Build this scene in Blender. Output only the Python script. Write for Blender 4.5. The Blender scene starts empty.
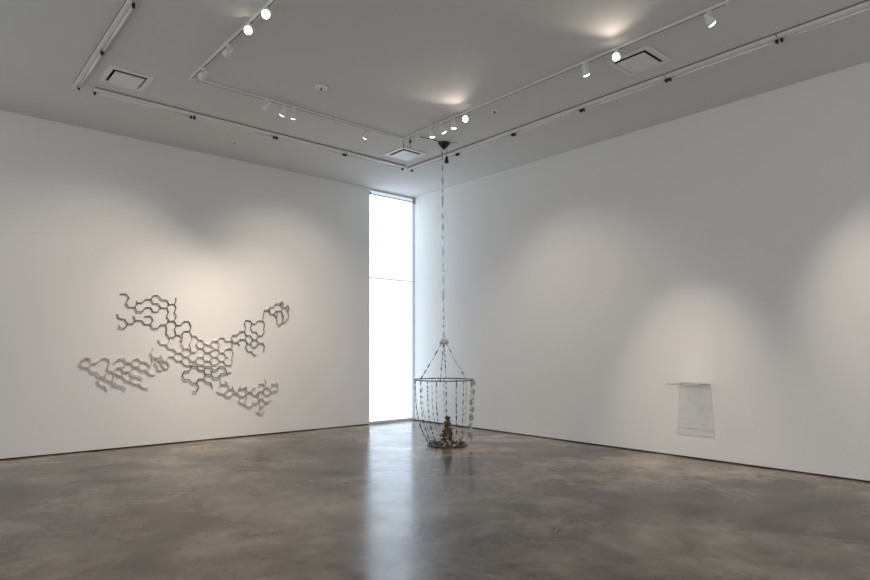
import bpy, bmesh, math, random
from mathutils import Vector, Matrix
random.seed(7)
PI = math.pi
C = bpy.context.scene.collection
# ---------------------------------------------------------------- camera frame (room axes: left wall x=0, right wall y=0)
F = 611.0; H = 1.4; YH = 350.2
EX = (0.6561, -0.7546); EY = (0.7546, 0.6561); CAM = (9.506, -7.720)
def ray(px, py):
    u = (px-435)/F; v = (YH-py)/F
    return (u*EX[0]+EX[1], u*EY[0]+EY[1], v)
def on_x(px, py, x=0.0):
    r = ray(px, py); t = (x-CAM[0])/r[0]
    return Vector((x, CAM[1]+t*r[1], H+t*r[2]))
ZC = 4.46        # ceiling height

# ---------------------------------------------------------------- materials
def new_mat(name):
    m = bpy.data.materials.new(name); m.use_nodes = True
    nt = m.node_tree; b = nt.nodes['Principled BSDF']
    return m, nt, b
def simple(name, col, rough=0.5, metal=0.0, noise=0.06, scale=40, spec=0.5, emit=None, estr=0, trans=0, alpha=1):
    m, nt, b = new_mat(name)
    n = nt.nodes.new('ShaderNodeTexNoise'); n.inputs['Scale'].default_value = scale; n.inputs['Detail'].default_value = 3
    tc = nt.nodes.new('ShaderNodeTexCoord'); nt.links.new(tc.outputs['Object'], n.inputs['Vector'])
    r = nt.nodes.new('ShaderNodeValToRGB')
    r.color_ramp.elements[0].position = 0.3; r.color_ramp.elements[1].position = 0.7
    r.color_ramp.elements[0].color = tuple(c*(1-noise) for c in col)+(1,)
    r.color_ramp.elements[1].color = tuple(min(1, c*(1+noise)) for c in col)+(1,)
    nt.links.new(n.outputs['Fac'], r.inputs['Fac']); nt.links.new(r.outputs['Color'], b.inputs['Base Color'])
    b.inputs['Roughness'].default_value = rough; b.inputs['Metallic'].default_value = metal
    b.inputs['Specular IOR Level'].default_value = spec
    if emit: b.inputs['Emission Color'].default_value = emit+(1,); b.inputs['Emission Strength'].default_value = estr
    b.inputs['Transmission Weight'].default_value = trans; b.inputs['Alpha'].default_value = alpha
    return m
M = {}
M['white_metal'] = simple('white_metal', (.78, .77, .74), .4)
M['tube_glass'] = simple('tube_glass', (.85, .85, .83), .15)
M['black'] = simple('black_plastic', (.012, .012, .013), .45)
M['dark_void'] = simple('dark_void', (.02, .02, .021), .9)
M['groove'] = simple('track_groove', (.22, .21, .19), .6)
M['grille'] = simple('grille_white', (.8, .8, .79), .45)
M['grey_metal'] = simple('grey_metal', (.33, .34, .36), .35, .6)
M['ring_metal'] = simple('ring_metal', (.06, .062, .065), .4, .7, .2)
M['bead_dark'] = simple('bead_dark', (.05, .045, .042), .3, 0, .5, 90)
M['bead_clear'] = simple('bead_clear', (.62, .66, .68), .12, 0, .15, 60, alpha=.5)
M['bead_murky'] = simple('bead_murky', (.30, .29, .22), .25, 0, .3, 60, alpha=.45)
M['bead_blue'] = simple('bead_smoke', (.50, .57, .60), .15, 0, .2, 60, alpha=.36)
M['cord'] = simple('cord', (.4, .4, .4), .6, alpha=.4)
M['amber'] = simple('brown_amber', (.10, .05, .026), .3, 0, .6, 45)
M['umber'] = simple('dark_umber', (.045, .03, .024), .4, 0, .5, 60)
M['cream'] = simple('cream_shell', (.62, .52, .42), .5, 0, .25, 50)
M['debris'] = simple('grey_fragments', (.10, .10, .095), .45, 0, .5, 60)
M['comb_dark'] = simple('comb_dark', (.105, .095, .085), .5, .2, .25, 30)
M['comb_mid'] = simple('comb_mid', (.36, .31, .28), .5, .1, .3, 25)
M['comb_pale'] = simple('comb_pale', (.58, .50, .46), .55, .0, .3, 25)
M['comb_grey'] = simple('comb_grey', (.26, .27, .25), .45, .2, .3, 25)
M['lens_on'] = simple('lens_on', (.9, .9, .85), .3, emit=(1, .88, .7), estr=14)
M['lens_side'] = simple('lens_side', (.9, .9, .85), .3, emit=(1, .93, .82), estr=3.5)
M['lens_off'] = simple('lens_off', (.8, .8, .78), .2)
M['base_black'] = simple('base_gap_shade', (.02, .018, .016), .8)
M['alu'] = simple('window_aluminium', (.62, .64, .66), .5)

def wall_mat(name, col, bump=.02):
    m, nt, b = new_mat(name)
    tc = nt.nodes.new('ShaderNodeTexCoord')
    n = nt.nodes.new('ShaderNodeTexNoise'); n.inputs['Scale'].default_value = .6; n.inputs['Detail'].default_value = 4
    nt.links.new(tc.outputs['Object'], n.inputs['Vector'])
    r = nt.nodes.new('ShaderNodeValToRGB')
    r.color_ramp.elements[0].color = tuple(c*.97 for c in col)+(1,); r.color_ramp.elements[1].color = tuple(min(1, c*1.03) for c in col)+(1,)
    nt.links.new(n.outputs['Fac'], r.inputs['Fac']); nt.links.new(r.outputs['Color'], b.inputs['Base Color'])
    b.inputs['Roughness'].default_value = .8; b.inputs['Specular IOR Level'].default_value = .2
    n2 = nt.nodes.new('ShaderNodeTexNoise'); n2.inputs['Scale'].default_value = 150
    nt.links.new(tc.outputs['Object'], n2.inputs['Vector'])
    bp = nt.nodes.new('ShaderNodeBump'); bp.inputs['Strength'].default_value = bump; bp.inputs['Distance'].default_value = .002
    nt.links.new(n2.outputs['Fac'], bp.inputs['Height']); nt.links.new(bp.outputs['Normal'], b.inputs['Normal'])
    return m
M['wall'] = wall_mat('white_wall_paint', (.84, .83, .81))
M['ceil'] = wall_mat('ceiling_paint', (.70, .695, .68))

def floor_mat():
    m, nt, b = new_mat('polished_concrete')
    tc = nt.nodes.new('ShaderNodeTexCoord'); L = nt.links.new
    def noise(scale, detail, rough, dist, lo, hi, c0, c1, rot=0, sc=(1, 1, 1)):
        mp = nt.nodes.new('ShaderNodeMapping'); mp.inputs['Rotation'].default_value = (0, 0, rot); mp.inputs['Scale'].default_value = sc
        L(tc.outputs['Object'], mp.inputs['Vector'])
        n = nt.nodes.new('ShaderNodeTexNoise'); n.inputs['Scale'].default_value = scale; n.inputs['Detail'].default_value = detail
        n.inputs['Roughness'].default_value = rough; n.inputs['Distortion'].default_value = dist
        L(mp.outputs['Vector'], n.inputs['Vector'])
        r = nt.nodes.new('ShaderNodeValToRGB'); r.color_ramp.elements[0].position = lo; r.color_ramp.elements[1].position = hi
        r.color_ramp.elements[0].color = c0+(1,); r.color_ramp.elements[1].color = c1+(1,)
        L(n.outputs['Fac'], r.inputs['Fac'])
        return n, r
    _, base = noise(.5, 8, .6, .3, .37, .63, (.070, .045, .029), (.37, .312, .245))
    _, mid = noise(1.6, 7, .62, .3, .36, .66, (.46, .41, .36), (1.26, 1.25, 1.24))
    _, fine = noise(9, 6, .7, .2, .3, .75, (.92, .91, .9), (1.06, 1.06, 1.06))
    _, stain = noise(1.1, 6, .62, .35, .36, .46, (.46, .39, .33), (1, 1, 1))
    def mul(a, bb):
        x = nt.nodes.new('ShaderNodeMix'); x.data_type = 'RGBA'; x.blend_type = 'MULTIPLY'; x.inputs[0].default_value = 1
        L(a, x.inputs[6]); L(bb, x.inputs[7]); return x.outputs[2]
    col = mul(mul(mul(base.outputs['Color'], mid.outputs['Color']), fine.outputs['Color']), stain.outputs['Color'])
    L(col, b.inputs['Base Color'])
    rn, rr = noise(1.7, 7, .65, .8, .3, .7, (.15, .15, .15), (.28, .28, .28))
    L(rr.outputs['Color'], b.inputs['Roughness'])
    b.inputs['Specular IOR Level'].default_value = .46
    bn, _ = noise(5, 5, .6, .4, .3, .7, (0, 0, 0), (1, 1, 1))
    bp = nt.nodes.new('ShaderNodeBump'); bp.inputs['Strength'].default_value = .03; bp.inputs['Distance'].default_value = .004
    L(bn.outputs['Fac'], bp.inputs['Height']); L(bp.outputs['Normal'], b.inputs['Normal'])
    return m
M['floor'] = floor_mat()

def emis(name, col, s):
    m, nt, b = new_mat(name)
    b.inputs['Base Color'].default_value = (.8, .8, .8, 1); b.inputs['Roughness'].default_value = .8
    b.inputs['Specular IOR Level'].default_value = 0
    n = nt.nodes.new('ShaderNodeTexNoise'); n.inputs['Scale'].default_value = .8
    r = nt.nodes.new('ShaderNodeValToRGB'); r.color_ramp.elements[0].color = tuple(c*.98 for c in col)+(1,); r.color_ramp.elements[1].color = col+(1,)
    tc = nt.nodes.new('ShaderNodeTexCoord'); nt.links.new(tc.outputs['Object'], n.inputs['Vector'])
    nt.links.new(n.outputs['Fac'], r.inputs['Fac']); nt.links.new(r.outputs['Color'], b.inputs['Emission Color'])
    b.inputs['Emission Strength'].default_value = s
    b.inputs['Base Color'].default_value = (.1, .1, .1, 1)
    return m
M['shade'] = emis('daylit_shade', (.72, .86, 1.0), 2.5)
M['rail_glow'] = emis('transom_glow', (.62, .74, .84), .85)  # glow given to the transom, imitating daylight through the shade in front
M['pane'] = emis('daylight_pane', (.72, .84, .95), .92)
M['sky_pane'] = emis('sky_pane', (.66, .84, 1.0), 2.2)

def glass_mat(name, tint, gl, rough):
    m = bpy.data.materials.new(name); m.use_nodes = True; nt = m.node_tree; nt.nodes.clear()
    o = nt.nodes.new('ShaderNodeOutputMaterial'); t = nt.nodes.new('ShaderNodeBsdfTransparent'); g = nt.nodes.new('ShaderNodeBsdfGlossy')
    t.inputs[0].default_value = tint+(1,); g.inputs['Roughness'].default_value = rough; g.inputs[0].default_value = (1, 1, 1, 1)
    fr = nt.nodes.new('ShaderNodeLayerWeight'); fr.inputs[0].default_value = .35
    mr = nt.nodes.new('ShaderNodeMapRange'); mr.inputs[3].default_value = gl; mr.inputs[4].default_value = .3
    mx = nt.nodes.new('ShaderNodeMixShader')
    nt.links.new(fr.outputs['Facing'], mr.inputs[0]); nt.links.new(mr.outputs[0], mx.inputs[0])
    nt.links.new(t.outputs[0], mx.inputs[1]); nt.links.new(g.outputs[0], mx.inputs[2]); nt.links.new(mx.outputs[0], o.inputs[0])
    return m
M['plate'] = glass_mat('plate_glass', (.99, 1, .995), .22, .22)
M['plate_edge'] = simple('glass_edge', (.4, .46, .44), .2, alpha=.85)
M['etch'] = simple('etched_frost', (.55, .55, .53), .7, alpha=.95)

# ---------------------------------------------------------------- mesh helpers
def box(bm, a, b, mi=0, bev=0):
    a = Vector(a); b = Vector(b)
    r = bmesh.ops.create_cube(bm, size=1, matrix=Matrix.Translation((a+b)/2) @ Matrix.Diagonal((*(abs(b[i]-a[i]) for i in range(3)), 1)))
    fs = {f for v in r['verts'] for f in v.link_faces}
    for f in fs: f.material_index = mi
    if bev:
        es = list({e for v in r['verts'] for e in v.link_edges})
        q = bmesh.ops.bevel(bm, geom=es, offset=bev, segments=2, affect='EDGES', profile=.7)
        for f in q['faces']: f.material_index = mi
def frame_of(d):
    d = d.normalized(); up = Vector((0, 0, 1)) if abs(d.z) < .9 else Vector((1, 0, 0))
    s = d.cross(up).normalized(); return s, s.cross(d).normalized()
def tube(bm, pts, rad, n=8, mi=0, cap=True, closed=False, smooth=True):
    pts = [Vector(p) for p in pts]; rings = []
    rr = rad if isinstance(rad, (list, tuple)) else [rad]*len(pts)
    k = len(pts)
    for i, p in enumerate(pts):
        if closed: d = pts[(i+1) % k]-pts[i-1]
        else: d = pts[min(i+1, k-1)]-pts[max(i-1, 0)]
        s, u = frame_of(d)
        rings.append([bm.verts.new(p+(s*math.cos(2*PI*j/n)+u*math.sin(2*PI*j/n))*rr[i]) for j in range(n)])
    for i in range(k if closed else k-1):
        A = rings[i]; B = rings[(i+1) % k]
        for j in range(n):
            f = bm.faces.new((A[j], A[(j+1) % n], B[(j+1) % n], B[j])); f.material_index = mi; f.smooth = smooth
    if cap and not closed:
        for R_ in (rings[0][::-1], rings[-1]):
            f = bm.faces.new(R_); f.material_index = mi
def lathe(bm, prof, axis_o=(0, 0, 0), axis_d=(0, 0, 1), n=24, mi=0, cap=True):
    o = Vector(axis_o); d = Vector(axis_d).normalized(); s, u = frame_of(d); rings = []
    for r, h in prof:
        r = max(r, 1e-4)
        rings.append([bm.verts.new(o+d*h+(s*math.cos(2*PI*j/n)+u*math.sin(2*PI*j/n))*r) for j in range(n)])
    for i in range(len(rings)-1):
        for j in range(n):
            f = bm.faces.new((rings[i][j], rings[i][(j+1) % n], rings[i+1][(j+1) % n], rings[i+1][j])); f.material_index = mi; f.smooth = True
    if cap:
        for R_ in (rings[0][::-1], rings[-1]):
            f = bm.faces.new(R_); f.material_index = mi
def blob(bm, c, size, mi=0, sub=1, rough=.2):
    q = Matrix.Rotation(random.random()*6, 4, 'Z') @ Matrix.Rotation(random.random()*6, 4, 'X') if rough > .3 else Matrix.Identity(4)
    r = bmesh.ops.create_icosphere(bm, subdivisions=sub, radius=1, matrix=Matrix.Translation(c) @ q @ Matrix.Diagonal((*size, 1)))
    for v in r['verts']:
        v.co += (v.co-Vector(c))*random.uniform(-rough, rough)*.6
        for f in v.link_faces: f.material_index = mi; f.smooth = rough < .3
def obj(name, bm, mats, parent=None, world=True):
    me = bpy.data.meshes.new(name)
    bmesh.ops.recalc_face_normals(bm, faces=bm.faces)
    if parent is not None and world:
        bm.transform(Matrix.Translation(-parent.matrix_basis.translation) if parent.parent is None else Matrix.Translation(-(parent.parent.matrix_basis.translation)))
    bm.to_mesh(me); bm.free()
    for mt in (mats if isinstance(mats, (list, tuple)) else [mats]): me.materials.append(mt)
    o = bpy.data.objects.new(name, me); C.objects.link(o)
    if parent is not None: o.parent = parent
    return o
def struct(name, bm, mats, parent=None):
    o = obj(name, bm, mats, parent); o['kind'] = 'structure'; return o
def tag(o, label, cat, group=None):
    o['label'] = label; o['category'] = cat
    if group: o['group'] = group
    return o
def thing(name, label, cat, loc=(0, 0, 0), group=None):
    o = bpy.data.objects.new(name, None); C.objects.link(o); o.location = loc; o.empty_display_size = .1
    return tag(o, label, cat, group)
def B(): return bmesh.new()

# ---------------------------------------------------------------- room shell
XR = 12.5; YL = -11.0        # extent of the walls behind the camera
WY = -1.09; WZ0 = .045; WZ1 = 4.44
b = B(); box(b, (-.3, YL, -.1), (XR, .3, 0)); struct('floor', b, M['floor'])
b = B(); box(b, (-.3, YL, ZC), (XR, .3, ZC+.2)); struct('ceiling', b, M['ceil'])
BZ = .016
b = B()
box(b, (-.25, YL, BZ), (0, -9.6, ZC)); box(b, (-.25, -9.6, 3.6), (0, -8.4, ZC)); box(b, (-.25, -9.6, BZ), (0, -8.4, .05)); box(b, (-.25, -8.4, BZ), (0, WY, ZC))
box(b, (-.25, WY, WZ1), (0, 0, ZC))
struct('wall_left', b, M['wall'])
b = B(); box(b, (-.25, 0, BZ), (XR, .25, ZC)); struct('wall_right', b, M['wall'])
b = B(); box(b, (-.25, YL, 0), (-.012, WY, BZ)); struct('base_gap_left', b, M['base_black'])  # both base strips: dark colour for the shaded gap under the walls
b = B(); box(b, (-.25, .012, 0), (XR, .25, BZ)); struct('base_gap_right', b, M['base_black'])

# window: tall slot in the corner, floor to ceiling
w = bpy.data.objects.new('window_1', None); C.objects.link(w); w['kind'] = 'structure'; w.location = (-.1, WY/2, WZ0)
b = B(); box(b, (-.06, WY, .0), (-.05, 0, WZ1)); struct('window_pane', b, M['pane'], w)
b = B()
box(b, (-.22, WY-.02, 0), (-.002, WY+.001, WZ1)); box(b, (-.22, WY, 0), (-.002, 0, WZ0), 0)
box(b, (-.05, -.012, WZ0), (-.004, 0, WZ1), 0)
struct('window_frame', b, M['alu'], w)
b = B(); box(b, (-.016, WY+.012, 2.757), (-.008, -.045, 2.788), 0, .002); struct('window_rail', b, M['rail_glow'], w)
b = B(); box(b, (-.022, WY+.006, WZ0+.01), (-.018, -.055, WZ1-.08)); struct('window_shade', b, M['shade'], w)
b = B(); tube(b, [(-.012, WY+.01, WZ1-.082), (-.012, -.02, WZ1-.082)], .011, 12); tube(b, [(-.012, WY+.01, WZ1-.008), (-.012, -.02, WZ1-.008)], .007, 8); struct('shade_roller', b, M['grey_metal'], w)
b = B(); box(b, (-.015, WY-.0, WZ1-.1), (.012, WY+.035, WZ1-.045), 0, .004); box(b, (-.02, -.035, WZ1-.12), (.02, -.001, WZ1-.01), 0, .004); struct('shade_bracket', b, M['grey_metal'], w)
# a second tall slot window in the same wall, left of the photo's frame
w2 = bpy.data.objects.new('window_2', None); C.objects.link(w2); w2['kind'] = 'structure'; w2.location = (-.1, -9.0, .1)
b = B(); box(b, (-.06, -9.6, .05), (-.05, -8.4, 3.6)); struct('window_pane', b, M['sky_pane'], w2)
b = B(); box(b, (-.05, -9.6, .05), (-.004, -9.55, 3.6)); box(b, (-.05, -8.45, .05), (-.004, -8.4, 3.6)); box(b, (-.05, -9.55, 1.8), (-.004, -8.45, 1.85)); struct('window_frame', b, M['alu'], w2)

# ---------------------------------------------------------------- strip lights (outer ring on the ceiling)
def strip_light(p, q, side, label, k=1.0):
    """p,q ends (xy); side = unit xy towards the wall where the tube hangs"""
    p = Vector((p[0], p[1], 0)); q = Vector((q[0], q[1], 0)); d = (q-p).normalized(); s = Vector((side[0], side[1], 0))*k
    mid = (p+q)/2; t = thing('strip_light', label, 'strip light', (mid.x, mid.y, ZC), 'unlit strip lights on the ceiling')
    g = .006
    a0 = p+d*g; a1 = q-d*g
    def slab(w0, w1, z0, z1, m, nm, e0=a0, e1=a1, bev=.004):
        bb = B(); c = [e0+s*w0, e1+s*w1]
        lo = [min(c[0][i], c[1][i]) for i in range(2)]; hi = [max(c[0][i], c[1][i]) for i in range(2)]
        box(bb, (lo[0], lo[1], z0), (hi[0], hi[1], z1), 0, bev); return obj(nm, bb, m, t)
    slab(-.035, .022, ZC-.036, ZC, M['white_metal'], 'housing')
    slab(-.041, -.035, ZC-.01, ZC, M['groove'], 'shadow_strip', bev=0)  # dark strip painting the shadow line along the housing's room side
    bb = B(); zc = ZC-.036; c0 = a0+s*.052+d*.03; c1 = a1+s*.052-d*.03
    tube(bb, [c0+Vector((0, 0, zc)), c1+Vector((0, 0, zc))], .013, 12); obj('fluorescent_tube', bb, M['tube_glass'], t)
    for e, sg in ((a0, 1), (a1, -1)):
        bb = B(); cc = e+s*.048+d*sg*.015
        r = .011
        lo = cc-d*r*1-s*.02; hi = cc+d*r+s*.02
        box(bb, (min(lo.x, hi.x), min(lo.y, hi.y), ZC-.062), (max(lo.x, hi.x), max(lo.y, hi.y), ZC-.018), 0, .004)
        lo = cc-d*.005-s*.03; hi = cc+d*.005+s*.0
        box(bb, (min(lo.x, hi.x), min(lo.y, hi.y), ZC-.04), (max(lo.x, hi.x), max(lo.y, hi.y), ZC-.03))
        obj('lamp_holder', bb, M['black'], t)
    return t
lx = 1.52; ry = -1.33; SL = 1.155
nm_l = ['at the left end of the run along the hexagon wall', 'left of centre above the hexagon artwork', 'right of centre in the run along the hexagon wall', 'in the run along the hexagon wall, ending at the corner']
for k in range(4):
    y0 = -6.05+k*SL
    strip_light((lx, y0), (lx, y0+SL), (-1, 0), 'white unlit strip light '+nm_l[k])
nm_r = ['running right from the corner past the black canopy', 'second from the corner along the right wall', 'third from the corner along the right wall', 'below the right-hand square air diffuser', 'fifth from the corner along the right wall', 'leaving the frame at the top right corner', '']
for k in range(6):
    x0 = 1.49+k*1.145
    strip_light((x0, ry), (x0+1.145, ry), (0, 1), 'white unlit strip light '+nm_r[k])
for k in range(2):
    x0 = 1.49+k*1.13
    strip_light((x0, -6.23), (x0+1.13, -6.23), (0, 1), 'white unlit strip light at top left, '+['nearest the left wall beside the air diffuser', 'cut by the top edge of the photo'][k], .62)

# ---------------------------------------------------------------- lighting track (inner ring)
TX = 2.56; TY = -2.28; TL = -5.29
def rail(name, label, p, q):
    t = thing(name, label, 'track', ((p[0]+q[0])/2, (p[1]+q[1])/2, ZC), 'lighting track rails')
    h = .016; z0 = ZC-.026
    lo = (min(p[0], q[0])-h, min(p[1], q[1])-h); hi = (max(p[0], q[0])+h, max(p[1], q[1])+h)
    b = B(); box(b, (lo[0], lo[1], z0), (hi[0], hi[1], ZC), 0, .003); obj('rail', b, M['white_metal'], t)
    b = B()
    if abs(p[0]-q[0]) > abs(p[1]-q[1]): box(b, (lo[0]+.02, (lo[1]+hi[1])/2-.006, z0-.0015), (hi[0]-.02, (lo[1]+hi[1])/2+.006, z0+.002))
    else: box(b, ((lo[0]+hi[0])/2-.006, lo[1]+.02, z0-.0015), ((lo[0]+hi[0])/2+.006, hi[1]-.02, z0+.002))
    obj('groove', b, M['groove'], t)
    return t
rail('lighting_track', 'thin white lighting track parallel to the hexagon wall', (TX, TL+.04), (TX, TY-.04))
rail('lighting_track', 'long white lighting track parallel to the right wall, above the hanging sculpture', (TX, TY), (7.14, TY))
rail('lighting_track', 'white lighting track at top left carrying two dazzling spotlights', (TX, TL), (5.2, TL))

def spot_head(x, y, aim, label, lens='lens_side', watt=0, cone=60, blend=.6, col=(1, .87, .72), L=.115, r=.038, drop=.055, rad=.03):
    t = thing('track_spotlight', label, 'spotlight', (x, y, ZC-.026), 'spotlights on the ceiling tracks')
    b = B(); box(b, (x-.018, y-.018, ZC-.05), (x+.018, y+.018, ZC-.026), 0, .004)
    tube(b, [(x, y, ZC-.05), (x, y, ZC-.026-drop+.02)], .007, 8); obj('adapter', b, M['white_metal'], t)
    c = Vector((x, y, ZC-.026-drop-.02)); d = (Vector(aim)-c).normalized(); s, u = frame_of(d)
    b = B()
    pts = [c+Vector((0, 0, .04))]+[c+s*(r+.006)*sg for sg in ()]
    n = 10
    tube(b, [c+s*(r+.007)*math.cos(PI*i/n)+Vector((0, 0, 1))*(r+.012)*math.sin(PI*i/n) for i in range(n+1)], .004, 6); obj('yoke', b, M['white_metal'], t)
    b = B(); lathe(b, [(.012, -L*.55), (.02, -L*.5), (.024, -L*.2), (r, L*.1), (r+.003, L*.4), (r-.002, L*.4), (r-.006, L*.33)], c, d, 20); obj('lamp_housing', b, M['white_metal'], t)
    b = B(); lathe(b, [(r-.004, L*.36), (r*.92, L*.44), (r*.6, L*.52), (.001, L*.55)], c, d, 20); obj('lens', b, M[lens], t)
    if watt:
        ld = bpy.data.lights.new('spot', 'SPOT'); ld.energy = watt; ld.color = col; ld.spot_size = math.radians(cone); ld.spot_blend = blend; ld.shadow_soft_size = rad
        lo = bpy.data.objects.new('lamp', ld); C.objects.link(lo); lo.parent = t
        lo.location = c+d*(L*.7)-t.location
        lo.rotation_euler = d.to_track_quat('-Z', 'Y').to_euler()
    return t
W = (1, .86, .72)
spot_head(TX, -4.03, (0, -3.35, .95), 'white spotlight above the hexagon wall, right one of a bright pair', 'lens_side', 165, 62, 1, W, rad=.06)
spot_head(TX, -4.17, (0, -4.65, .95), 'white spotlight above the hexagon wall, left one of a bright pair', 'lens_side', 150, 62, 1, W, rad=.06)
spot_head(TX, -4.39, (0, -6.2, .9), 'small dull spotlight just left of the bright pair', 'lens_off', 165, 84, 1, W, rad=.07)
spot_head(TX, -2.93, (0, -2.9, 1.6), 'lit white spotlight left of the window-corner air diffuser', 'lens_side', 125, 84, 1, W, rad=.05)
SC = Vector((2.785, -1.70, 0))
spot_head(3.19, TY, (2.7, -1.6, .5), 'lit spotlight nearest the black canopy, left of a row of three', 'lens_side', 70, 45, .8, W)
spot_head(3.40, TY, (4.0, 0, .6), 'lit spotlight in the middle of a row of three by the black canopy', 'lens_side', 95, 90, 1, W, rad=.05)
spot_head(3.63, TY, (2.7, -1.7, .3), 'small lit spotlight, right of a row of three by the black canopy', 'lens_side', 50, 40, .8, W)
spot_head(2.88, TY, (2.2, -.5, 1), 'small dull spotlight above the diamond-shaped lit air diffuser', 'lens_off', 0)
spot_head(3.87, TY, (5.8, -7.6, 2.6), 'dazzling spotlight near the middle of the long track', 'lens_on', 17, 112, .8, W, drop=.055, rad=.05)
spot_head(5.67, TY, (5.76, -.1, .5), 'spotlight with bright slit hanging left of the right-hand air diffuser', 'lens_side', 230, 42, 1, W, rad=.005)
spot_head(6.05, TY, (8.4, -7.6, 2.6), 'dazzling spotlight beside the right-hand air diffuser', 'lens_on', 17, 112, .8, W, drop=.055, rad=.05)
spot_head(6.99, TY, (8.3, 0, 1.25), 'white spotlight at the right end of the long track, top right', 'lens_side', 210, 50, 1, W)
spot_head(2.92, TL, (2.2, -8.0, 1), 'pale spotlight by the left corner of the track', 'lens_off', 0)
spot_head(3.58, TL, (3.2, -8.0, 1), 'dull spotlight below the two dazzling ones at top left', 'lens_off', 0)
spot_head(4.08, TL, (7.2, -8.2, 1.6), 'dazzling spotlight at top left, lower of the two', 'lens_on', 60, 90, .6, W, drop=.03)
spot_head(4.44, TL, (7.6, -8.0, 1.6), 'dazzling spotlight at top left, upper of the two', 'lens_on', 60, 90, .6, W, drop=.03)

# small black feed wires at the track corner
t = thing('feed_wire', 'pair of thin black wires hanging at the inner track corner over the air diffuser', 'wire', (2.58, -2.25, ZC))
b = B(); tube(b, [(2.54, -2.27, ZC), (2.52, -2.26, ZC-.05), (2.53, -2.25, ZC-.16)], .0045, 6); obj('wire', b, M['black'], t)
b = B(); tube(b, [(2.66, -2.24, ZC), (2.66, -2.24, ZC-.165)], .0045, 6); obj('wire', b, M['black'], t)
b = B(); lathe(b, [(.006, -.09), (.017, -.08), (.017, -.055), (.006, -.045)], (2.66, -2.24, ZC), (0, 0, 1), 12); obj('plug', b, M['black'], t)

# ---------------------------------------------------------------- air diffusers
def diffuser(x0, y0, x1, y1, label):
    cx, cy = (x0+x1)/2, (y0+y1)/2; t = thing('air_diffuser', label, 'air diffuser', (cx, cy, ZC), 'square ceiling air diffusers')
    f = .055; z0 = ZC-.014
    b = B()
    box(b, (x0, y0, z0), (x1, y0+f, ZC), 0); box(b, (x0, y1-f, z0), (x1, y1, ZC), 0)
    box(b, (x0, y0+f, z0), (x0+f, y1-f, ZC), 0); box(b, (x1-f, y0+f, z0), (x1, y1-f, ZC), 0)
    obj('flange', b, M['grille'], t)
    b = B(); box(b, (x0+f, y0+f, ZC-.004), (x1-f, y1-f, ZC)); obj('recess_shade', b, M['dark_void'], t)  # flat dark sheet, shade of the open recess put into its colour
    g = .025
    b = B(); box(b, (x0+f+g, y0+f+g, ZC-.03), (x1-f-g, y1-f-g, ZC-.018), 0, .004)
    for sx in (-1, 1):
        for sy in (-1, 1): box(b, (cx+sx*.08-.006, cy+sy*.08-.006, ZC-.02), (cx+sx*.08+.006, cy+sy*.08+.006, ZC-.004))
    obj('face_plate', b, M['grille'], t)
diffuser(1.80, -6.06, 2.28, -5.60, 'square white air diffuser at top left beside the end strip light')
diffuser(1.79, -2.07, 2.27, -1.60, 'small bright diamond-shaped air diffuser near the window corner')
diffuser(5.80, -2.10, 6.28, -1.62, 'square white air diffuser beside a dazzling spotlight on the right')

# sprinklers / detectors
def sprinkler(x, y, label, r=.05):
    t = thing('sprinkler_head', label, 'sprinkler', (x, y, ZC), 'round fittings on the ceiling')
    b = B(); lathe(b, [(r, 0), (r, -.016), (r*.8, -.022), (r*.4, -.022)], (x, y, ZC), (0, 0, 1), 24); obj('escutcheon', b, M['grille'], t)
    b = B(); lathe(b, [(.012, -.018), (.012, -.034), (.018, -.036), (.018, -.04), (.004, -.042)], (x, y, ZC), (0, 0, 1), 16); obj('nozzle', b, M['grey_metal'], t)
sprinkler(3.28, -4.06, 'round white ceiling fitting in the open ceiling between the two tracks', .075)
sprinkler(.83, -4.07, 'faint round ceiling fitting close to the hexagon wall', .055)
sprinkler(4.13, -2.04, 'round ceiling fitting right of the middle dazzling spotlight', .055)

# ---------------------------------------------------------------- hexagon wall sculpture
S = 580/48
CL = {}
def tr(cl, ox, oy, *lines):
    CL.setdefault(cl, []).extend([[(ox+x/S, oy+y/S) for x, y in l] for l in lines])
tr('upper_left', 110, 285,
 [(125,108),(195,108),(228,150),(190,225),(225,270),(300,270),(325,325),(385,325),(430,272),(490,272),(520,325),(575,325)],
 [(300,270),(330,218),(318,195)], [(330,218),(385,218),(430,175),(492,175),(520,220),(580,225)], [(492,175),(525,128),(580,128)],
 [(85,355),(105,405),(180,415),(210,468),(275,470),(305,425),(285,375)], [(210,468),(195,505),(165,525),(120,518),(105,490)],
 [(305,425),(385,430),(415,475),(485,478),(515,525),(575,525)], [(485,478),(520,425),(490,375),(420,378)])
tr('upper_left', 145, 285,
 [(100,128),(165,128),(200,180),(262,182),(290,232),(355,232),(375,195),(372,155)],
 [(100,225),(160,228),(190,275),(262,278),(285,325),(262,380),(290,435),(350,435),(378,485),(435,488),(470,440),(530,440),(555,495),(545,555),(470,560)],
 [(262,278),(290,232)], [(355,232),(378,275),(355,325),(378,380),(350,435)], [(190,275),(150,325),(100,325)],
 [(100,525),(150,525),(190,482),(250,482),(262,530)], [(290,435),(258,482)])
tr('upper_left', 145, 320, [(250,60),(275,105),(255,165),(290,210),(345,210),(375,180),(355,115),(380,65)], [(375,180),(430,190),(470,140)])
tr('centre', 145, 320,
 [(155,240),(190,290),(250,295),(285,340),(340,345),(380,390),(435,395),(470,440),(520,440)],
 [(290,440),(340,440),(380,490),(435,490),(480,540),(525,545)], [(435,490),(470,440)], [(435,395),(470,340),(520,345),(560,385)],
 [(380,390),(340,440)], [(430,190),(455,240),(440,290),(470,340)], [(290,210),(300,240),(270,290),(250,295)], [(290,440),(270,480)])
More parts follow.
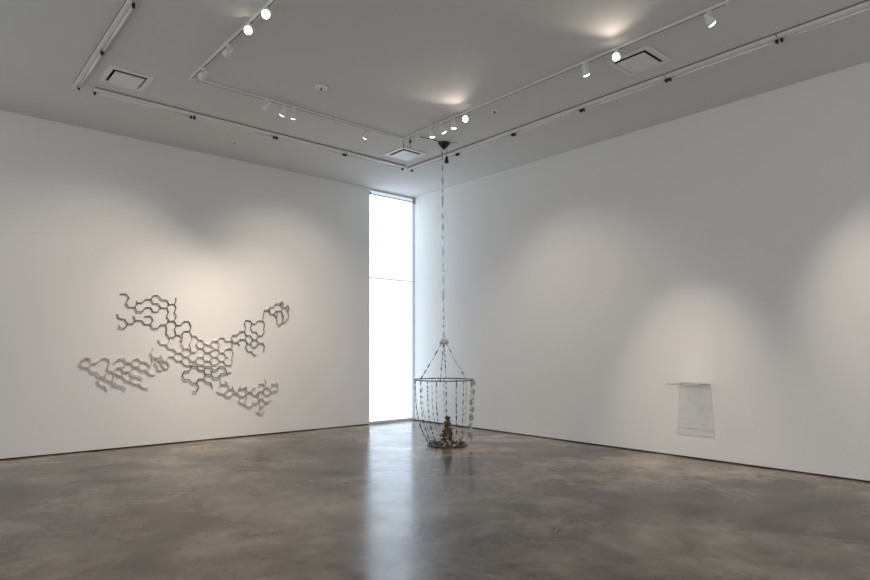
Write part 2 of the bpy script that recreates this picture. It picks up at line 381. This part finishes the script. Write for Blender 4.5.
tr('centre', 180, 325,
 [(125,85),(145,125),(195,130),(225,175),(270,182),(300,230),(360,235),(390,190),(450,190),(480,150),(525,150),(550,190),(622,192)],
 [(45,75),(30,125),(45,180),(30,230),(45,275),(100,280),(130,325),(190,325),(220,275),(275,278),(300,230)],
 [(275,278),(305,325),(355,328),(390,380),(445,385),(475,330),(525,332),(555,288),(627,285)],
 [(45,275),(20,330),(45,378),(100,382),(130,430),(185,432),(220,380),(275,380),(300,428),(360,430),(390,380)],
 [(185,432),(220,475),(280,478),(300,428)], [(360,430),(390,475),(440,475),(480,430),(525,432),(550,475),(622,480)],
 [(415,285),(465,285),(480,240),(450,190)], [(475,330),(465,285)], [(305,325),(275,380)], [(445,385),(480,430)], [(130,325),(100,382)],
 [(105,480),(130,430)], [(30,125),(0,125)], [(45,180),(0,180)], [(130,325),(115,230),(145,180),(145,125)], [(220,275),(195,235),(225,175)], [(300,428),(275,380)], [(185,432),(150,480),(105,480)], [(280,478),(300,500)], [(390,475),(380,500)], [(525,432),(555,380),(525,332)], [(555,380),(590,385)], [(360,235),(415,285),(355,328)])
tr('centre', 200, 325, [(385,285),(400,340),(385,400),(390,450),(380,480)], [(380,192),(385,285)])
tr('lower_centre', 178, 350,
 [(135,255),(75,258),(50,310),(75,358),(135,358),(170,400),(225,400),(250,450),(225,495),(185,500)],
 [(225,400),(250,350),(310,350),(330,295),(310,248),(250,245),(225,200),(165,200),(135,255)],
 [(330,295),(400,295),(425,335),(485,335),(520,288),(580,285),(640,270)], [(310,248),(335,200),(390,200),(415,240),(465,242),(500,200),(550,200),(580,245),(590,275)],
 [(400,295),(415,240)], [(310,350),(340,392),(395,395),(415,460)])
tr('right', 228, 308,
 [(60,415),(40,365),(60,325),(115,325),(145,280),(200,280),(215,230),(195,190),(215,145),(265,148),(290,190),(330,190),(365,150),(420,152),(440,200),(430,260),(440,290),(415,330),(370,335),(340,380),(300,378),(270,330),(220,330),(200,280)],
 [(60,415),(115,415),(145,378),(205,378),(220,330)], [(115,415),(140,455)], [(60,415),(45,445),(55,485),(0,490)],
 [(205,378),(235,425),(270,428),(300,378)], [(290,190),(270,235),(290,285),(340,288),(370,335)], [(340,380),(370,420),(420,422),(440,465),(430,530)],
 [(270,428),(295,470),(335,465),(370,420)], [(235,425),(212,470),(235,520),(285,522),(310,565),(345,565)])
tr('far_right', 255, 292,
 [(100,320),(105,265),(115,215),(155,218),(185,180),(225,180),(255,135),(300,138),(325,180),(370,185),(400,240),(405,300),(370,360),(330,365),(325,300),(325,240),(325,180)],
 [(155,218),(185,262),(225,268),(255,225),(300,228),(325,240)], [(225,268),(260,310),(265,370),(290,405),(330,365)],
 [(300,138),(325,115),(345,155),(325,180)], [(255,135),(240,160),(225,180)], [(185,180),(170,200),(185,262)], [(255,225),(270,265),(260,310)], [(325,240),(345,300),(330,365)], [(370,185),(390,160),(410,195),(400,240)])
tr('lower_left', 76, 348,
 [(175,165),(165,125),(125,118),(75,140),(50,185),(75,230),(130,235),(155,235),(190,185),(250,180),(300,130),(350,118),(395,140),(405,185),(375,240),(390,280),(450,282),(490,240),(541,235)],
 [(155,235),(185,290),(245,290),(290,345),(340,345),(375,300)], [(290,345),(255,400),(285,450),(340,460),(375,510)],
 [(340,345),(370,385),(435,400)], [(435,400),(460,345),(450,282),(500,330),(556,340)], [(435,400),(455,460)], [(435,400),(496,450),(561,455),(601,500)])
tr('lower_left', 110, 348,
 [(60,165),(80,150),(120,125),(165,125),(200,172),(250,180),(290,225),(340,230),(385,270),(430,265),(455,250)],
 [(250,180),(285,140),(330,125),(375,165),(440,172),(485,225)], [(340,230),(375,165)],
 [(130,235),(165,285),(145,340),(185,390),(245,395),(290,435),(350,435),(395,480),(460,485)],
 [(165,285),(235,285),(290,225)], [(235,285),(265,335),(245,395)], [(265,335),(340,335),(390,370)], [(430,265),(480,320),(540,320)], [(200,172),(170,225),(130,235)])
tr('lower_left', 140, 340,
 [(160,102),(125,155),(150,205),(215,215),(245,245),(310,250),(350,300),(340,340),(300,350),(265,300),(245,245)], [(250,185),(275,235)], [(210,320),(215,360),(265,370)], [(122,321),(150,265),(150,205)], [(215,215),(185,280),(210,320)])
tr('lower_right', 205, 355,
 [(180,280),(185,340),(175,400)], [(185,340),(235,360),(265,340),(245,310)], [(265,340),(290,405)],
 [(140,440),(190,460),(230,465),(265,430),(290,405),(330,400),(350,440),(385,452),(410,400),(470,395),(495,380)], [(230,465),(260,500),(305,500),(335,460),(350,440),(325,370)])
tr('lower_right', 235, 370,
 [(0,270),(25,270),(55,215),(110,218),(145,262),(190,265),(215,215),(250,212)], [(55,215),(65,185)], [(145,262),(130,190)],
 [(25,270),(60,312),(110,312),(145,262)], [(60,312),(60,355)],
 [(40,370),(70,400),(110,400),(135,345),(145,262)], [(110,400),(140,438),(195,438),(215,390),(265,392),(290,345),(330,340),(360,385),(415,385),(430,350)],
 [(190,265),(220,300),(255,302),(285,255),(330,255),(360,210),(400,210),(435,250),(480,250),(515,235),(520,190),(500,150)],
 [(290,205),(290,165),(335,165),(365,205)], [(360,105),(370,160),(365,205)], [(450,165),(480,165),(515,195)], [(450,165),(435,205)],
 [(285,255),(290,345),(295,435),(335,435),(360,385)], [(295,435),(300,480),(280,525)], [(255,490),(280,525),(330,530),(350,490)], [(330,255),(360,298),(405,298),(435,250)], [(255,302),(290,345)])

art = thing('wall_sculpture', 'branching openwork sculpture of linked hexagons spread over the left white wall', 'wall sculpture', (0, -4.3, 1.5))
def strip_seg(bm, p, q, hw, th):
    """flat strip standing edge-on to the wall, from p to q"""
    d = (q-p); L_ = d.length
    if L_ < 1e-4: return
    d /= L_; n = Vector((1, 0, 0)); s = d.cross(n).normalized()
    p = p-d*th*.5; q = q+d*th*.5
    vs = []
    for e in (p, q):
        vs.append([bm.verts.new(e+n*a*hw+s*c*th) for a, c in ((-1, -.7), (-1, .7), (1, 1), (1, -1))])
    for j in range(4): bm.faces.new((vs[0][j], vs[0][(j+1) % 4], vs[1][(j+1) % 4], vs[1][j]))
    bm.faces.new(vs[0][::-1]); bm.faces.new(vs[1])
STY = {'upper_left': ('comb_dark', .016, .006, .0060, 'dark grey upper left branch of open hexagons'),
       'centre': ('comb_pale', .018, .013, .0032, 'pale pinkish brown central mesh of hexagons'),
       'lower_centre': ('comb_dark', .022, .006, .0066, 'dark hexagon chain below the centre'),
       'right': ('comb_grey', .018, .012, .0042, 'greenish grey hexagon branch rising to the right'),
       'far_right': ('comb_mid', .024, .014, .0036, 'thin small-celled tip at the upper right'),
       'lower_left': ('comb_pale', .020, .012, .0066, 'pale pinkish lower left branch standing off the wall'),
       'lower_right': ('comb_pale', .021, .015, .0032, 'pale small-celled lower right branch')}
for cl, lines in CL.items():
    mt, off, hw, th, lab = STY[cl]
    nodes = []; edges = set()
    def node(p):
        for i, q in enumerate(nodes):
            if (p[0]-q[0])**2+(p[1]-q[1])**2 < 1.1**2: return i
        nodes.append(p); return len(nodes)-1
    for l in lines:
        ids = [node(p) for p in l]
        for a, c in zip(ids, ids[1:]):
            if a != c: edges.add((min(a, c), max(a, c)))
    P3 = []
    for (px, py) in nodes:
        wv = off+.4*off*math.sin(px*.16+1.3)*math.cos(py*.21)
        P3.append(on_x(px, py, max(.003+hw, wv)))
    b = B()
    for a, c in sorted(edges): strip_seg(b, P3[a], P3[c], hw, th)
    # small pins that carry the piece on the wall
    for i in range(0, len(P3), 9):
        p = P3[i]; tube(b, [(0, p.y, p.z), (p.x, p.y, p.z)], .003, 6)
    o = obj('hexagon_branch', b, M[mt], art); o['label'] = lab

# ---------------------------------------------------------------- hanging sculpture
cx, cy = SC.x, SC.y
t = thing('ceiling_canopy', 'black cone-shaped ceiling canopy with trailing cord above the hanging sculpture', 'ceiling canopy', (cx, cy, ZC))
b = B(); lathe(b, [(.088, 0), (.09, -.012), (.075, -.03), (.035, -.075), (.012, -.095), (.008, -.1)], (cx, cy, ZC), (0, 0, 1), 32); obj('canopy_cup', b, M['black'], t)
pts = [Vector((2.78, -2.16, ZC-.012)), Vector((2.85, -2.0, ZC-.03)), Vector((2.86, -1.84, ZC-.035)), Vector((cx+.03, cy-.03, ZC-.02))]
b = B(); tube(b, pts, .006, 8); obj('cord', b, M['black'], t)
b = B(); tube(b, [(cx+.04, cy-.02, ZC-.02), (cx+.11, cy+.03, ZC-.012), (cx+.15, cy+.14, ZC-.008)], .004, 8); obj('cord', b, M['groove'], t)
b = B(); tube(b, [(cx+.02, cy+.03, ZC-.09), (cx+.022, cy+.032, ZC-.2)], .003, 6)
lathe(b, [(.008, -.19), (.014, -.2), (.03, -.27), (.034, -.295), (.01, -.3)], (cx+.022, cy+.032, ZC), (0, 0, 1), 16); obj('plug', b, M['black'], t)

sc = thing('hanging_sculpture', 'tall hanging cage of beaded strands with a metal hoop, its base on the floor', 'hanging sculpture', (cx, cy, 0))
def bead(bm, p, d, L_, r, mi):
    lathe(bm, [(r*.25, -L_/2), (r*.8, -L_*.36), (r, -L_*.1), (r*.9, L_*.2), (r*.55, L_*.4), (r*.2, L_/2)], p, d, 8, mi)
def strand(path, name, mats, specs, cordr=.0022, gap=(.01, .04), parent=sc, seed=0):
    """beads threaded along path; specs: list of (weight, length range, radius, material index)"""
    rnd = random.Random(seed); b = B(); path = [Vector(p) for p in path]
    tube(b, path, cordr, 6, 0)
    Ls = [(path[i+1]-path[i]).length for i in range(len(path)-1)]; tot = sum(Ls)
    def at(s):
        for i, l in enumerate(Ls):
            if s <= l or i == len(Ls)-1: return path[i].lerp(path[i+1], min(1, s/l)), (path[i+1]-path[i]).normalized()
            s -= l
    s = .01
    while s < tot-.02:
        r_ = rnd.random(); acc = 0
        for wgt, lr, rr, mi in specs:
            acc += wgt
            if r_ <= acc: break
        l = rnd.uniform(*lr); p, d = at(min(tot, s+l/2))
        bead(b, p, d, l, rr*rnd.uniform(.8, 1.15), mi); s += l+rnd.uniform(*gap)
    return obj(name, b, mats, parent)
ms = [M['cord'], M['bead_dark'], M['bead_clear'], M['bead_murky'], M['bead_blue']]
# long suspension strand
n = 12
o = strand([(cx-.028, cy-.02, ZC-.09)]+[(cx-.02+.012*i/n*1.5, cy-.015+.01*i/n, ZC-.1-(ZC-.1-1.56)*i/n) for i in range(1, n+1)], 'suspension_strand', ms,
       [(.7, (.1, .2), .018, 4), (.3, (.04, .08), .014, 2)], gap=(.02, .09), seed=3); o['label'] = 'translucent smoky glass suspension strand'
# crown at the apex
b = B()
for i in range(9):
    a = i*2*PI/9; blob(b, Vector((cx+.048*math.cos(a), cy+.048*math.sin(a), 1.515+.012*math.sin(3*a))), (.026, .02, .028), 1 if i % 2 else 0, 1, .25)
lathe(b, [(.03, 1.54), (.055, 1.55), (.04, 1.57), (.008, 1.585)], (cx, cy, 0), (0, 0, 1), 16, 0)
o = obj('crown', b, [M['bead_clear'], M['cream']], sc); o['label'] = 'pale shell-like crown at the apex'
RR = .442; ZR = .965
def cam_angle(phi):   # phi measured from the direction towards the camera, + to the right
    base = math.atan2(-EY[1], -EX[1]); base = math.atan2(CAM[1]-cy, CAM[0]-cx); return base+phi
def ringpt(phi, r, z): a = cam_angle(phi); return Vector((cx+r*math.cos(a), cy+r*math.sin(a), z))
b = B(); tube(b, [ringpt(2*PI*i/64, RR, ZR) for i in range(64)], .008, 10, closed=True)
o = obj('hoop', b, M['ring_metal'], sc); o['label'] = 'dark metal hoop'
for k, deg in enumerate((-52, -7, 48, 176)):
    A = ringpt(math.radians(deg), .04, 1.51); Bp = ringpt(math.radians(deg), RR, ZR)
    strand([A, A.lerp(Bp, .5)-Vector((0, 0, .012)), Bp], 'upper_strand', ms, [(.55, (.06, .11), .0085, 1), (.45, (.05, .09), .009, 2 if k != 3 else 4)], gap=(.01, .05), seed=20+k)
prof = [(RR, ZR), (.438, .8), (.428, .6), (.41, .42), (.385, .28), (.35, .16), (.31, .08), (.245, .035)]
ex_, ey_ = .034, .036       # the base stands a little to the right under the hoop
def lower_path(deg, fat):
    out = []
    for r, z in prof:
        k_ = max(0, min(1, (.5-z)/.45)); q = ringpt(math.radians(deg), max(r, .36) if fat else r, z)
        out.append(q+Vector((ex_*k_, ey_*k_, 0)))
    return out
for k, deg in enumerate((-72, -50, -32, -14, 4, 24, 39, 64, 84, 106, 130, 155, 180, -155, -130, -104)):
    fat = deg in (64, 84); back = abs(deg) > 95
    if fat: sp = [(.7, (.06, .12), .024, 3), (.3, (.03, .06), .018, 2)]
    elif back: sp = [(.6, (.04, .09), .008, 4), (.25, (.03, .07), .009, 2), (.15, (.03, .05), .009, 3)]
    else: sp = [(.7, (.04, .085), .0085, 1), (.18, (.03, .07), .0095, 2), (.12, (.03, .05), .012, 3)]
    o = strand(lower_path(deg, fat), 'lower_strand', ms, sp, gap=(.012, .05), seed=50+k)
    if fat: o['label'] = 'fatter murky translucent strand'
    if back: o['label'] = 'fainter smoky strand at the back'
cx += ex_; cy += ey_
# base: tangle of grey-brown fragments in a shallow dish
b = B(); lathe(b, [(.02, .004), (.28, .004), (.305, .012), (.3, .018), (.26, .010), (.02, .012)], (cx, cy, 0), (0, 0, 1), 40)
o = obj('base_dish', b, M['debris'], sc)
b = B()
for i in range(150):
    a = random.random()*2*PI; r = .28*math.sqrt(random.random())*.98
    hgt = .012+(.05 if r > .2 else .03)*random.random()
    blob(b, Vector((cx+r*math.cos(a), cy+r*math.sin(a), hgt)), (random.uniform(.012, .035), random.uniform(.01, .02), random.uniform(.007, .014)), random.choice((0, 0, 0, 1, 2)), 1, .35)
o = obj('fragments', b, [M['debris'], M['umber'], M['cream']], sc); o['label'] = 'dark fragments piled on the base'; o['kind'] = 'stuff'
# centre piece
b = B()
lathe(b, [(.04, .0), (.085, .02), (.07, .06), (.06, .1), (.075, .13), (.055, .2), (.06, .24), (.035, .27), (.045, .31), (.028, .35), (.03, .39), (.04, .415), (.01, .43)], (cx, cy, 0), (0, 0, 1), 20, 0)
o = obj('centre_column', b, M['amber'], sc)
b = B()
for i in range(95):
    z = random.random()**1.25*.41; rad = .09-.14*z+(.015 if .12 < z < .25 else 0); a = random.random()*2*PI
    mi = random.choices((0, 1, 2), (5, 4, 2))[0]
    if .335 < z < .375: mi = 2
    blob(b, Vector((cx+rad*math.cos(a)*.8, cy+rad*math.sin(a)*.8, z+.015)), (random.uniform(.012, .026),)*2+(random.uniform(.010, .022),), mi, 1, .28)
o = obj('column_beads', b, [M['umber'], M['amber'], M['cream']], sc); o['label'] = 'brown and cream pieces clustered up the column'; o['kind'] = 'stuff'

# ---------------------------------------------------------------- etched glass plate on the right wall
px0, px1, pd, pz = 5.550, 5.945, .375, .965
g = thing('etched_glass_plate', 'thin etched clear glass plate jutting level from the right wall, casting patterned shadow', 'glass plate', ((px0+px1)/2, 0, pz))
b = B(); box(b, (px0, -pd, pz), (px1, -.001, pz+.004)); obj('plate', b, M['plate'], g)
b = B()
e = .008
box(b, (px0-e, -pd, pz-.001), (px0, -.001, pz+.006)); box(b, (px1, -pd, pz-.001), (px1+e, -.001, pz+.006)); box(b, (px0-e, -pd-e, pz-.001), (px1+e, -pd, pz+.006))
box(b, (px0-e, -.012, pz-.001), (px1+e, -.001, pz+.006))
o = obj('plate_edge', b, M['plate_edge'], g); o['label'] = 'greenish polished edge'
b = B(); zt = pz+.006
def line(pts, w=.0028): tube(b, [(p[0], p[1], zt) for p in pts], w, 4, cap=False)
line([(px0, -pd+.035), (px1, -pd+.035)], .006)
line([(px0, -.03), (px1, -.03)], .004)
gx, gy = (px0+px1)/2, -.2
rnd = random.Random(4)
for ringi, (rr, cnt, pr) in enumerate(((.06, 6, .013), (.105, 9, .016), (.145, 12, .014))):
    for i in range(cnt):
        a = 2*PI*i/cnt+ringi*.3; ox = gx+rr*1.1*math.cos(a); oy = gy+rr*.95*math.sin(a)
        rx = pr*rnd.uniform(.7, 1.1)
        line([(ox+rx*math.cos(q)*(1+.35*math.cos(5*q)), oy+rx*math.sin(q)*(1+.35*math.cos(5*q))) for q in [2*PI*j/20 for j in range(21)]])
        line([(ox+rx*1.6*math.cos(a+.5*j)*(.3+.1*j), oy+rx*1.6*math.sin(a+.5*j)*(.3+.1*j)) for j in range(8)])
line([(gx+.02*math.cos(q), gy+.03*math.sin(q)) for q in [2*PI*j/20 for j in range(21)]])
o = obj('etched_pattern', b, M['etch'], g); o['label'] = 'frosted floral line pattern'
b = B()
for i in range(14):
    blob(b, Vector((px0+.03+i*.028, -.03-.02*random.random(), pz+.012)), (.012, .007, .006), 0, 1, .3)
o = obj('glass_chips', b, M['bead_clear'], g); o['label'] = 'small clear chips along the wall side'

# ---------------------------------------------------------------- daylight and camera
wd = bpy.data.worlds.new('World'); bpy.context.scene.world = wd; wd.use_nodes = True
bg = wd.node_tree.nodes['Background']; bg.inputs[0].default_value = (.93, .96, 1.0, 1); bg.inputs[1].default_value = .82

cam = bpy.data.cameras.new('Camera'); co = bpy.data.objects.new('Camera', cam); C.objects.link(co)
co.location = (CAM[0], CAM[1], H); co.rotation_euler = (PI/2, 0, math.atan2(.7546, .6561))
cam.sensor_width = 36; cam.lens = 36*F/870; cam.shift_y = (YH-290)/870; cam.clip_end = 100
bpy.context.scene.camera = co
s = bpy.context.scene
s.view_settings.view_transform = 'Standard'; s.view_settings.look = 'None'; s.view_settings.gamma = 1; s.view_settings.exposure = 0
s.view_settings.use_curve_mapping = False
s.cycles.use_denoising = True; s.cycles.blur_glossy = .05; s.cycles.sample_clamp_indirect = 40
